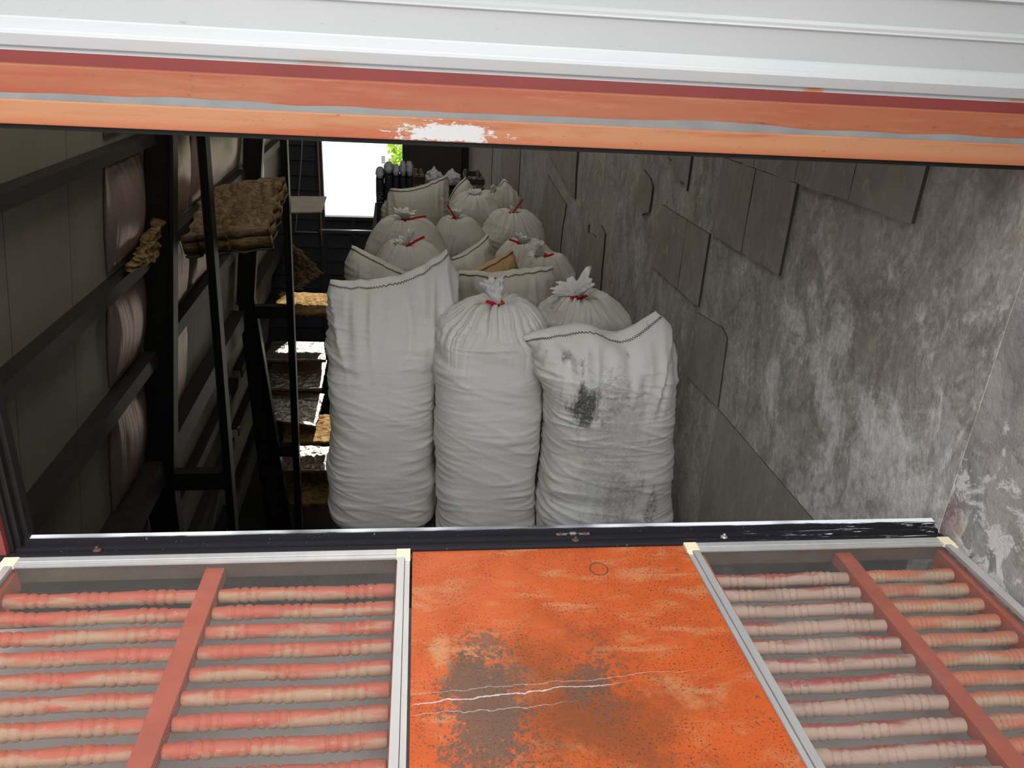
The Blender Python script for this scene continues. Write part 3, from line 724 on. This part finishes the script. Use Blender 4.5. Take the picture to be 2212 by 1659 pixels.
def tied_sack(label, Y, t, L, R, tie, ruf, tails, mat='sack_white', rmat='ruffle', res=(140, 130), seed=0, spread=.05, amp=1.0, dome=.34):
    """L, R: outline (px, py) bottom to shoulder; tie: neck point; ruf: list of (px,py) spine of the gathered top; all at depth Y"""
    Lw = [at(*p, Y) for p in L]; Rw_ = [at(*p, Y) for p in R]; T = at(*tie, Y)
    root = thing('grain_sack', label, 'sack', ((Lw[0].x + Rw_[0].x) / 2, Y, LZ), 0, 'white woven sacks on the loft'); off = Vector(root.location)
    zl = [(p.z, p.x) for p in Lw]; zr = [(p.z, p.x) for p in Rw_]
    zs = (Lw[-1].z + Rw_[-1].z) / 2; zs -= .75 * max(0, T.z - zs) * (res[0] < 210); zb = LZ + .002
    nT, nV = res; rings = []; bm = bmesh.new(); nb = int(nV * .62)
    rn = .020
    for j in range(nV + 1):
        if j <= nb:
            s = j / nb; z = zb + (zs - zb) * s
            xl, xr = interp(zl, z), interp(zr, z); q = 1.0
            rb = 1 - .22 * (1 - sst(0, .10, s)) ** 2; cx, a = (xl + xr) / 2, (xr - xl) / 2 * rb; b = t / 2 * rb; d = 0; ex = .72
        else:
            f = (j - nb) / (nV - nb); ph = f * PI / 2
            rr = math.cos(ph) ** .8; rr = max(rr, 0)
            xl, xr = interp(zl, zs), interp(zr, zs)
            a0 = (xr - xl) / 2
            a = rn + (a0 - rn) * rr; b = rn + (t / 2 - rn) * rr
            cx = T.x + ((xl + xr) / 2 - T.x) * (rr ** .9)
            z = zs + (T.z - zs) * (math.sin(ph) ** 1.0) * 1.0
            z += .03 * (t / .55) * math.exp(-((rr - .45) / .25) ** 2)
            d = f; ex = .72 + .28 * sst(0, .5, f)
        ring = []
        for k in range(nT):
            th = 2 * PI * k / nT; c_, s_ = math.cos(th), math.sin(th)
            p = Vector((cx + a * sp(c_, ex), Y + b * sp(s_, ex), z))
            nr = Vector((c_ / max(a, .02), s_ / max(b, .02), 0)).normalized()
            if d: nr = (nr * (1 - d) + Vector((0, 0, 1)) * d * 1.2).normalized()
            flank = .35 + .65 * abs(c_)
            h = fold(p, seed, flank * (1 - d)) * amp
            # gathers running into the tie and down over the shoulder
            g = sst(.50, .72, j / nV)
            ang = th * 1.0 + .10 * noise.noise(Vector((th * 2, seed, j * .02)))
            pl = noise.noise(Vector((math.cos(ang) * 6.5 + seed, math.sin(ang) * 6.5, d * .5))) + .55 * noise.noise(Vector((math.cos(ang) * 15 + seed, math.sin(ang) * 15, d * .8)))
            pl2 = 1 - 2 * abs(pl)
            h += .021 * g * pl2 * (1 - sst(.80, 1.0, d) * .7) * (.55 + d * .6)
            ring.append(bm.verts.new(p + nr * h - off))
        rings.append(ring)
    grid_skin(bm, rings)
    obj('sack_body', bm, mat, root, True)
    # gathered neck
    bm = bmesh.new(); sp_ = [T + Vector((0, 0, -.008))] + [at(*p, Y - .01) for p in ruf]
    n1, n2 = 64, 26; rings = []
    tl = [(i / (len(sp_) - 1), p) for i, p in enumerate(sp_)]
    tx, ty, tz = [(a_, p.x) for a_, p in tl], [(a_, p.y) for a_, p in tl], [(a_, p.z) for a_, p in tl]
    axis = (sp_[-1] - sp_[0]).normalized(); s1 = axis.cross(Vector((0, 1, 0))).normalized(); s2 = axis.cross(s1)
    for j in range(n2 + 1):
        f = j / n2; c_ = Vector((interp(tx, f), interp(ty, f), interp(tz, f))); r = .019 + (spread - .019) * sst(.05, .85, f)
        ring = []
        for k in range(n1):
            th = 2 * PI * k / n1; w = noise.noise(Vector((math.cos(th) * 2.3 + seed, math.sin(th) * 2.3, f * 1.5))); w2 = noise.noise(Vector((math.cos(th) * 5.5 + seed, math.sin(th) * 5.5, f * 6)))
            rr = r * (1 + (.6 * w + .45 * w2) * min(1, f * 1.6))
            ring.append(bm.verts.new(c_ + s1 * math.cos(th) * rr + s2 * math.sin(th) * rr * .8 + axis * ((.14 * w2 + .42 * w) * spread * f) - off))
        rings.append(ring)
    for j in range(n2 - 1, n2 - 7, -1):   # fold the cloth back into the mouth
        f = j / n2; rings.append([bm.verts.new((v.co - (sp_[-1] - off)) * (.30 + .09 * (j - n2 + 7)) * .9 + (sp_[-1] - off) - axis * spread * (1 - f) * 2.2) for v in rings[n2]])
    for a, b in zip(rings, rings[1:]):
        for k in range(n1): bm.faces.new((a[k], a[(k + 1) % n1], b[(k + 1) % n1], b[k]))
    bm.faces.new(rings[0]); bm.faces.new(rings[-1])
    obj('gathered_neck', bm, rmat, root, True)
    # red twine
    bm = bmesh.new(); q = T + axis * .006 - off
    for dz in (-.006, .002, .009):
        tube(bm, [q + axis * dz + s1 * math.cos(a) * .028 + s2 * math.sin(a) * .026 for a in [2 * PI * k / 16 for k in range(17)]], .0058, 6)
    kn = q + Vector((0, -.028, 0))
    bmesh.ops.create_uvsphere(bm, u_segments=10, v_segments=8, radius=.013, matrix=Matrix.Translation(kn))
    for tail in tails:
        e = at(*tail, Y - .10) - off; m_ = (kn + e) / 2 + Vector((.0, -.012, .008))
        ribbon(bm, [kn, kn * .6 + m_ * .4, m_, e], .0085, (e - kn).cross(Vector((0, 1, 0))))
    obj('twine_tie', bm, 'tie', root)
    return root

def sewn_sack(label, Y, t, L, R, top, mat='sack_white', res=(150, 140), seed=0, amp=1.0, lean=0., stitch=.0032, group='white woven sacks on the loft', puff=1.0, tuck=()):
    Lw = [at(*p, Y) for p in L]; Rw_ = [at(*p, Y) for p in R]; Tw = [at(*p, Y) for p in top]
    root = thing('grain_sack', label, 'sack', ((Lw[0].x + Rw_[0].x) / 2, Y, LZ), 0, group); off = Vector(root.location)
    zl = [(p.z, p.x) for p in Lw]; zr = [(p.z, p.x) for p in Rw_]
    for i in range(len(zl) - 1):
        if zl[i + 1][0] <= zl[i][0]: zl[i + 1] = (zl[i][0] + 1e-3, zl[i + 1][1])
    x0, x1 = Tw[0].x, Tw[-1].x; tu = [((p.x - x0) / (x1 - x0), p.z) for p in Tw]; tu = [(u_, z_ ) for u_, z_ in tu]; zm = sum(interp(tu, k / 20) for k in range(21)) / 21; zb = LZ + .002
    def S(c_, s_, s, extra=0.):
        u = (c_ + 1) / 2
        def zz(u_): return zb + s * (zm - zb) + sst(.30, 1, s) * (interp(tu, u_) - zm)
        ex = .70
        xn = sp(c_, ex); u2 = (xn + 1) / 2
        xl, xr = interp(zl, zz(0)), interp(zr, zz(1))
        rb = 1 - .20 * (1 - sst(0, .09, s)) ** 2
        x = (xl + xr) / 2 + (xr - xl) / 2 * xn * rb
        taper = (max(0, 1 - (max(0, s - .55) / .45) ** 3.2)) ** (.60)
        k = sst(.6, .95, s)
        plan = abs(s_) ** (.70 * (1 - k) + 1.15 * k)
        b = t / 2 * rb * taper * plan * puff + .005
        z = zz(u2) + sst(.8, 1, s) * .007 * noise.noise(Vector((x * 26, seed, 2)))
        y = Y + math.copysign(b, s_) + lean * sst(.5, 1, s) + .018 * noise.noise(Vector((x * 9, seed, 7))) * sst(.85, 1, s)
        p = Vector((x, y, z))
        nr = Vector((c_ * .6, math.copysign(abs(s_) + .15, s_), 0)).normalized()
        flank = .3 + .7 * abs(c_)
        h = fold(p, seed, flank) * amp * (1 - sst(.90, 1, s))
        # drape running down from the seam
        dr = noise.noise(Vector((x * 17 + seed, s * 2.5 + 3 * (u2 - .5) ** 2, seed))) ; dr2 = noise.noise(Vector((x * 36 + seed, s * 4, seed + 4)))
        h += (.022 * (1 - 2 * abs(dr)) + .008 * dr2) * sst(.60, .88, s) * (1 - sst(.93, 1.0, s)) * amp
        for (uu, sv, ru, rs, dep) in tuck:
            h -= dep * math.exp(-((u2 - uu) / ru) ** 2 - ((s - sv) / rs) ** 2)
        return p + nr * (h + extra)
    nT, nV = res; bm = bmesh.new(); rings = []
    for j in range(nV + 1):
        s = j / nV; s = s + .06 * math.sin(2 * PI * s) / 2 * 0
        rings.append([bm.verts.new(S(math.cos(2 * PI * (k + .5) / nT), math.sin(2 * PI * (k + .5) / nT), s) - off) for k in range(nT)])
    grid_skin(bm, rings); bm.faces.new(rings[-1])
    obj('sack_body', bm, mat, root, True)
    bm = bmesh.new(); K = 110; pts = []
    for k in range(K + 1):
        c_ = -.985 + 1.97 * k / K
        pts.append(S(c_, -math.sqrt(max(1e-6, 1 - c_ * c_)), .984 + (.004 if k % 2 else 0), .002) - off)
    tube(bm, pts, stitch, 5); obj('stitching', bm, 'thread', root)
    return root

dirt = [((.0, -.3, .80), (2.6, 0, 1.6), .5, .0, (.1, .1, .1), (1.0, 1.5))]
# dirty smudges on the front right sack (object space of that sack: x across, z up from the loft)
MAT['sack_dirty'] = sack_mat('smudged_woven_sack', (.76, .757, .745), [
    ((-.235, 0, .94), (8.5, 0, 4.6), .85, .97, (.045, .045, .04), (.95, 1.30)),
    ((-.13, 0, 1.0), (5.0, 0, 3.6), .80, .75, (.16, .15, .14), (1.15, 1.6)),
    ((-.07, 0, .62), (4.2, 0, 1.7), 1.0, .55, (.30, .285, .25), (1.05, 1.55)),
    ((.0, 0, .40), (6, 0, 2.4), .80, .65, (.27, .255, .22), (1.05, 1.5)),
    ((.165, 0, .36), (13, 0, 6), .85, .9, (.06, .055, .045), (1.15, 1.5)),
    ((-.33, 0, 1.165), (18, 0, 14), .8, .85, (.10, .09, .08), (1.1, 1.5))])

sewn_sack('tall cream white sack with a raised right corner, front row far left', 3.62, .48,
    [(724, 1165), (712, 1100), (711, 1000), (716, 900), (709, 820), (706, 760), (709, 690), (712, 609)],
    [(945, 1165), (936, 1000), (938, 850), (960, 740), (988, 680), (991, 640), (985, 590), (966, 545)],
    [(712, 609), (780, 612), (850, 602), (905, 583), (940, 562), (967, 544)], 'sack_white', (220, 220), 1, 1.0, .04, .0030,
    tuck=((.12, .70, .16, .02, .02), (.62, .85, .03, .10, .018)))
tied_sack('white sack tied with red twine, middle of the front row', 3.44, .46,
    [(948, 1165), (943, 1080), (941, 980), (938, 940), (940, 850), (938, 790), (944, 745)],
    [(1152, 1165), (1151, 1050), (1163, 950), (1165, 850), (1174, 780), (1184, 715)],
    (1076, 662), [(1070, 640), (1066, 620), (1064, 606)], [(1100, 690), (1050, 650)], 'sack_white', 'ruffle', (260, 240), 2, .046)
sewn_sack('white sack with black smudges and two ears, front row against the grey wall', 3.30, .46,
    [(1160, 1165), (1162, 1080), (1176, 960), (1176, 870), (1166, 800), (1155, 750), (1122, 713)],
    [(1436, 1165), (1442, 1050), (1446, 900), (1447, 800), (1442, 735), (1425, 680), (1404, 660)],
    [(1124, 712), (1150, 702), (1195, 690), (1258, 686), (1314, 705), (1358, 686), (1406, 659)], 'sack_dirty', (240, 230), 3, 1.0, -.10, .0030,
    tuck=((.16, .90, .05, .045, .05), (.70, .80, .05, .10, .03), (.22, .30, .3, .03, .015)))
tied_sack('white tied sack with a big crumpled plastic tuft behind the front row', 4.12, .48,
    [(1180, 1000), (1170, 800), (1165, 690)], [(1350, 1000), (1358, 800), (1357, 690)],
    (1250, 646), [(1246, 634), (1243, 622), (1240, 612)], [(1268, 638), (1232, 642)], 'sack_white', 'ruffle', (210, 170), 4, .118)
sewn_sack('wide white sack with a sagging sewn top right of the tall cream sack', 4.50, .44,
    [(985, 900), (984, 760), (984, 660), (986, 588)], [(1180, 900), (1182, 760), (1188, 650), (1194, 574)],
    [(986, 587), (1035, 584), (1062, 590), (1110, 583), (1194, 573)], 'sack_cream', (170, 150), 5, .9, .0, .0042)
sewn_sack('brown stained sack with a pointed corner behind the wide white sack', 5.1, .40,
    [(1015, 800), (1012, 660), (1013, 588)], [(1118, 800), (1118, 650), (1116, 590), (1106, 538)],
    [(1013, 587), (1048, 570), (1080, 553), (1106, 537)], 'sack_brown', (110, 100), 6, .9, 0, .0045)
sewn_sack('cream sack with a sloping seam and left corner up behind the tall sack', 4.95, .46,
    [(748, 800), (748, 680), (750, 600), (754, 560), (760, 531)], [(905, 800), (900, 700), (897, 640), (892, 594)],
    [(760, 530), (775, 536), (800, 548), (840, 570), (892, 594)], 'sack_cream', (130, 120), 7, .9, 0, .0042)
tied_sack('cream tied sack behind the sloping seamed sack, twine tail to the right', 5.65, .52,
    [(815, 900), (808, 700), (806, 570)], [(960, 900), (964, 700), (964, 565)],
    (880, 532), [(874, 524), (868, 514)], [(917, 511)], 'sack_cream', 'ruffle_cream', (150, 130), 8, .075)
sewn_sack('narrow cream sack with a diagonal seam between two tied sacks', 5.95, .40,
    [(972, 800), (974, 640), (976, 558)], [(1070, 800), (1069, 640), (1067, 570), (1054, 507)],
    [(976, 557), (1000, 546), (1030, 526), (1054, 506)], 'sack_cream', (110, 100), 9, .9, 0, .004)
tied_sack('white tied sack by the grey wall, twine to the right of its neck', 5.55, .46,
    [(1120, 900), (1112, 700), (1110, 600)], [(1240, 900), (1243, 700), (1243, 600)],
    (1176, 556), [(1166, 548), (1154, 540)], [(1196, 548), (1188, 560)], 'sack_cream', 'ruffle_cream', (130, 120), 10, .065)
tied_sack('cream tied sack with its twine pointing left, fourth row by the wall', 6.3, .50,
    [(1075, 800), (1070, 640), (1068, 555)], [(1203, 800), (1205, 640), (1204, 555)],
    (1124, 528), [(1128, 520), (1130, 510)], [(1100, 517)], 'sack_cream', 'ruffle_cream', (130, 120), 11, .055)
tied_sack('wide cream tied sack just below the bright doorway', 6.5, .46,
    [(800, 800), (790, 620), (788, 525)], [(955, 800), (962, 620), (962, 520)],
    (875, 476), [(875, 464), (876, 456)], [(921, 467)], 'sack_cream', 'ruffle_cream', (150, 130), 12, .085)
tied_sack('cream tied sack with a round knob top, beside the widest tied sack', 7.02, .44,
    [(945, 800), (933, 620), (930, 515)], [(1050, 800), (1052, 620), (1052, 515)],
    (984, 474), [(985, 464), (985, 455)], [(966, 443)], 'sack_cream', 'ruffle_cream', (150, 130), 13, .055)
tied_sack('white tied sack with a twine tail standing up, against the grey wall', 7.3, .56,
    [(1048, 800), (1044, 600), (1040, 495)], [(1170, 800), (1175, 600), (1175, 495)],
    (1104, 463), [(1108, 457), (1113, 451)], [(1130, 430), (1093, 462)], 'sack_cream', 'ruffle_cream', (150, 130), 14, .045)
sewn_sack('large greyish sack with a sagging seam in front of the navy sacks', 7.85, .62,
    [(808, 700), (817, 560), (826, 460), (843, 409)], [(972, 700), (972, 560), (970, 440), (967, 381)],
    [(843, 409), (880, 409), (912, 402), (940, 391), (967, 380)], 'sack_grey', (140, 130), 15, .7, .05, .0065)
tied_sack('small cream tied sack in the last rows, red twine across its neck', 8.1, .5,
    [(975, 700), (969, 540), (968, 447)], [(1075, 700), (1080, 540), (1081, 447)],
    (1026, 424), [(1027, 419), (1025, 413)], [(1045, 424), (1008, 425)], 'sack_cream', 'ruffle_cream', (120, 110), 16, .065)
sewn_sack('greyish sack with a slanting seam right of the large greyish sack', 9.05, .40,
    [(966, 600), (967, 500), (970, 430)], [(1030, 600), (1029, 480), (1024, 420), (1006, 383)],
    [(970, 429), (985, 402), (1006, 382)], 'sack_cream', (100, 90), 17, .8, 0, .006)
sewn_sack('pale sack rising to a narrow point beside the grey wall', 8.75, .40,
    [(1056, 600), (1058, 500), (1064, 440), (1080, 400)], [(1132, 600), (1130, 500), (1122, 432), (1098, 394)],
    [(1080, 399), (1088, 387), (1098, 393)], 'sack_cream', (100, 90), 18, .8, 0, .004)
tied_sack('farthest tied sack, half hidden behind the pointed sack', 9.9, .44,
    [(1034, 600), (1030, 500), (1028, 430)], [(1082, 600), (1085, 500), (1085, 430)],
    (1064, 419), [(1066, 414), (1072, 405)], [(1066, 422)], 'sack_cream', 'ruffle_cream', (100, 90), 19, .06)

# ------------------------------------------------------------------ things at the far end of the loft
def text_mesh(s, size):
    cu = bpy.data.curves.new('t', 'FONT'); cu.body = s; cu.size = size; cu.extrude = .002; cu.align_x = 'CENTER'; cu.align_y = 'CENTER'
    o = bpy.data.objects.new('t', cu); COL.objects.link(o)
    bpy.context.view_layer.update()
    me = bpy.data.meshes.new_from_object(o.evaluated_get(bpy.context.evaluated_depsgraph_get())); bpy.data.objects.remove(o); return me
zt0 = at(835, 354, 10.8).z
for k, (xa, xb, num, lab) in enumerate(((812, 831, '190', 'leftmost navy printed sack beside the bright doorway'), (830, 850, '', 'second navy sack from the doorway'), (848, 864, '0', 'middle one of the five navy sacks'), (863, 878, '180', 'fourth navy sack from the doorway, pale rolled top'), (876, 893, '', 'navy sack farthest from the doorway, pale rolled top'))):
    p0, p1 = at(xa, 400, 10.8), at(xb, 400, 10.8); xc, wd = (p0.x + p1.x) / 2, (p1.x - p0.x)
    zt = zt0 - (.07, .0, .03, -.02, -.02)[k]
    r = thing('printed_sack', lab, 'sack', (xc, 10.8, LZ), 0, 'navy printed sacks by the doorway')
    bm = bmesh.new(); rings = []; h = zt - LZ - (.10 if k > 2 else .05)
    for j in range(25):
        s = j / 24; z = .002 + h * s; a = wd / 2 * .95 * (1 - .10 * (1 - sst(0, .1, s))) * (1 - .2 * sst(.9, 1, s)); b = .30 * (1 - .4 * sst(.93, 1, s))
        rings.append([bm.verts.new((a * sp(math.cos(t_), .6) + .006 * noise.noise(Vector((k, z * 7, t_))), b * sp(math.sin(t_), .6), z)) for t_ in [2 * PI * q / 28 for q in range(28)]])
    grid_skin(bm, rings); bm.faces.new(rings[-1]); obj('sack_body', bm, 'bundle', r, True)
    bm = bmesh.new(); rings = []
    for j in range(9):
        s = j / 8; z = h - .03 + (.13 if k > 2 else .085) * s; a = wd / 2 * (.97 if j else .8) * (1 - .30 * s ** 3) * (1 - .12 * math.sin(s * 9)); b = .31 * (1 - .35 * s ** 3)
        rings.append([bm.verts.new((a * sp(math.cos(t_), .6) + .010 * noise.noise(Vector((k + 5, z * 20, t_ * 2))), b * sp(math.sin(t_), .6), z)) for t_ in [2 * PI * q / 28 for q in range(28)]])
    grid_skin(bm, rings); bm.faces.new(rings[-1]); obj('folded_top', bm, 'bundle_top', r, True)
    if num:
        o = bpy.data.objects.new('printed_number', text_mesh(num, wd * .95)); COL.objects.link(o); o.data.materials.append(MAT['print'])
        o.parent = r; o.rotation_euler = (PI / 2, -PI / 2, 0); o.location = (0, -.306, h * .62)
def crate(label, x0, x1, y0, y1, z0, z1, nl):
    t = thing('wooden_crate', label, 'crate', ((x0 + x1) / 2, (y0 + y1) / 2, z0)); a, b, h = (x1 - x0) / 2, (y1 - y0) / 2, z1 - z0
    for s in (-1, 1):
        for q in (-1, 1): obj('post', BOX((s * (a - .02) - .02, q * (b - .02) - .02, 0), (s * (a - .02) + .02, q * (b - .02) + .02, h)), 'crate_edge', t)
    for k in range(nl):
        z = h * (k + .5) / nl
        for q in (-1, 1): obj('slat', BOX((-a, q * (b + .006) - .006, z - h * .28 / nl), (a, q * (b + .006) + .006, z + h * .28 / nl)), 'crate_wood', t)
        for s in (-1, 1): obj('slat', BOX((s * (a + .006) - .006, -b, z - h * .28 / nl), (s * (a + .006) + .006, b, z + h * .28 / nl)), 'crate_wood', t)
    obj('base', BOX((-a + .01, -b + .01, 0), (a - .01, b - .01, .02)), 'crate_wood', t)
crate('small slatted crate right of the navy sacks', .275, .385, 10.7, 11.2, LZ, .80, 5)
crate('dark wooden crate under the clear plastic bags', .43, .92, 10.75, 11.3, LZ, .62, 4)
crate('dark wooden crate tight against the grey wall', .98, 1.20, 10.6, 11.3, LZ, .80, 6)
def plastic(label, x, y, z, rx, ry, rz_, seed):
    bm = bmesh.new(); bmesh.ops.create_icosphere(bm, subdivisions=5, radius=1)
    for v in bm.verts:
        n_ = v.co.copy(); w = noise.fractal(n_ * 1.6 + Vector((seed, 0, 0)), .9, 2.1, 5); rg = abs(noise.noise(n_ * 3 + Vector((seed, 3, 0))))
        q = n_ * (1 + .22 * w - .15 * rg)
        q.z = max(q.z, -.75); q.z += .35 * math.exp(-((n_.x ** 2 + n_.y ** 2) / .05)) * (n_.z > 0)
        v.co = Vector((q.x * rx, q.y * ry, (q.z + .75) * rz_))
    o = obj('plastic_bag', bm, 'plastic', None, True, (x, y, z)); tag(o, label, 'bag', 'clear plastic bags on the crate')
plastic('clear crumpled plastic bag on the crate, left of the two', .545, 11.0, .622, .125, .2, .115, 1)
plastic('clear crumpled plastic bag on the crate, right of the two', .80, 11.05, .622, .115, .2, .10, 4)

# ------------------------------------------------------------------ outside, beyond the far doorway
tag(obj('floor_yard', BOX((-60, YF + .2, ZF - .2), (60, 90, ZF)), 'yard'), kind='structure')
b = thing('building', 'white building with small dark windows seen through the doorway', 'building', (-3, 48, ZF))
bm = bmesh.new(); box(bm, (-14, 0, 0), (4.6, 8, 9)); obj('wall', bm, 'white_build', b)
for px, py, w, h in ((828, 345, .11, .22), (842, 346, .09, .09), (848, 342, .04, .2)):
    p = at(px, py, 47.98) - Vector(b.location); bm = bmesh.new(); box(bm, (p.x - w, -.06, p.z - h), (p.x + w, .02, p.z + h)); obj('window', bm, 'glass_dark', b)
t = thing('tree', 'bright green leafy tree at the right edge of the doorway', 'tree', (1.1, 30, ZF))
bm = bmesh.new(); tube(bm, [(0, 0, 0), (.1, 0, 3), (0, 0, 6)], [.25, .18, .1], 10); obj('trunk', bm, 'bark', t, True)
bm = bmesh.new(); rnd = random.Random(3)
for k in range(2600):
    a, u, r = rnd.uniform(0, 2 * PI), rnd.uniform(-1, 1), rnd.uniform(.75, 1.0)
    q = Vector((math.sqrt(1 - u * u) * math.cos(a) * 1.35, math.sqrt(1 - u * u) * math.sin(a) * 1.35, 5.6 + u * 2.9)) * 1.0; q.x *= r; q.y *= r
    d1 = Vector((rnd.uniform(-1, 1), rnd.uniform(-1, 1), rnd.uniform(-1, 1))).normalized() * .13; d2 = d1.cross(Vector((rnd.uniform(-1, 1), rnd.uniform(-1, 1), 1))).normalized() * .08
    bm.faces.new([bm.verts.new(q + d1), bm.verts.new(q + d2), bm.verts.new(q - d1), bm.verts.new(q - d2)])
obj('foliage', bm, 'leaf', t)
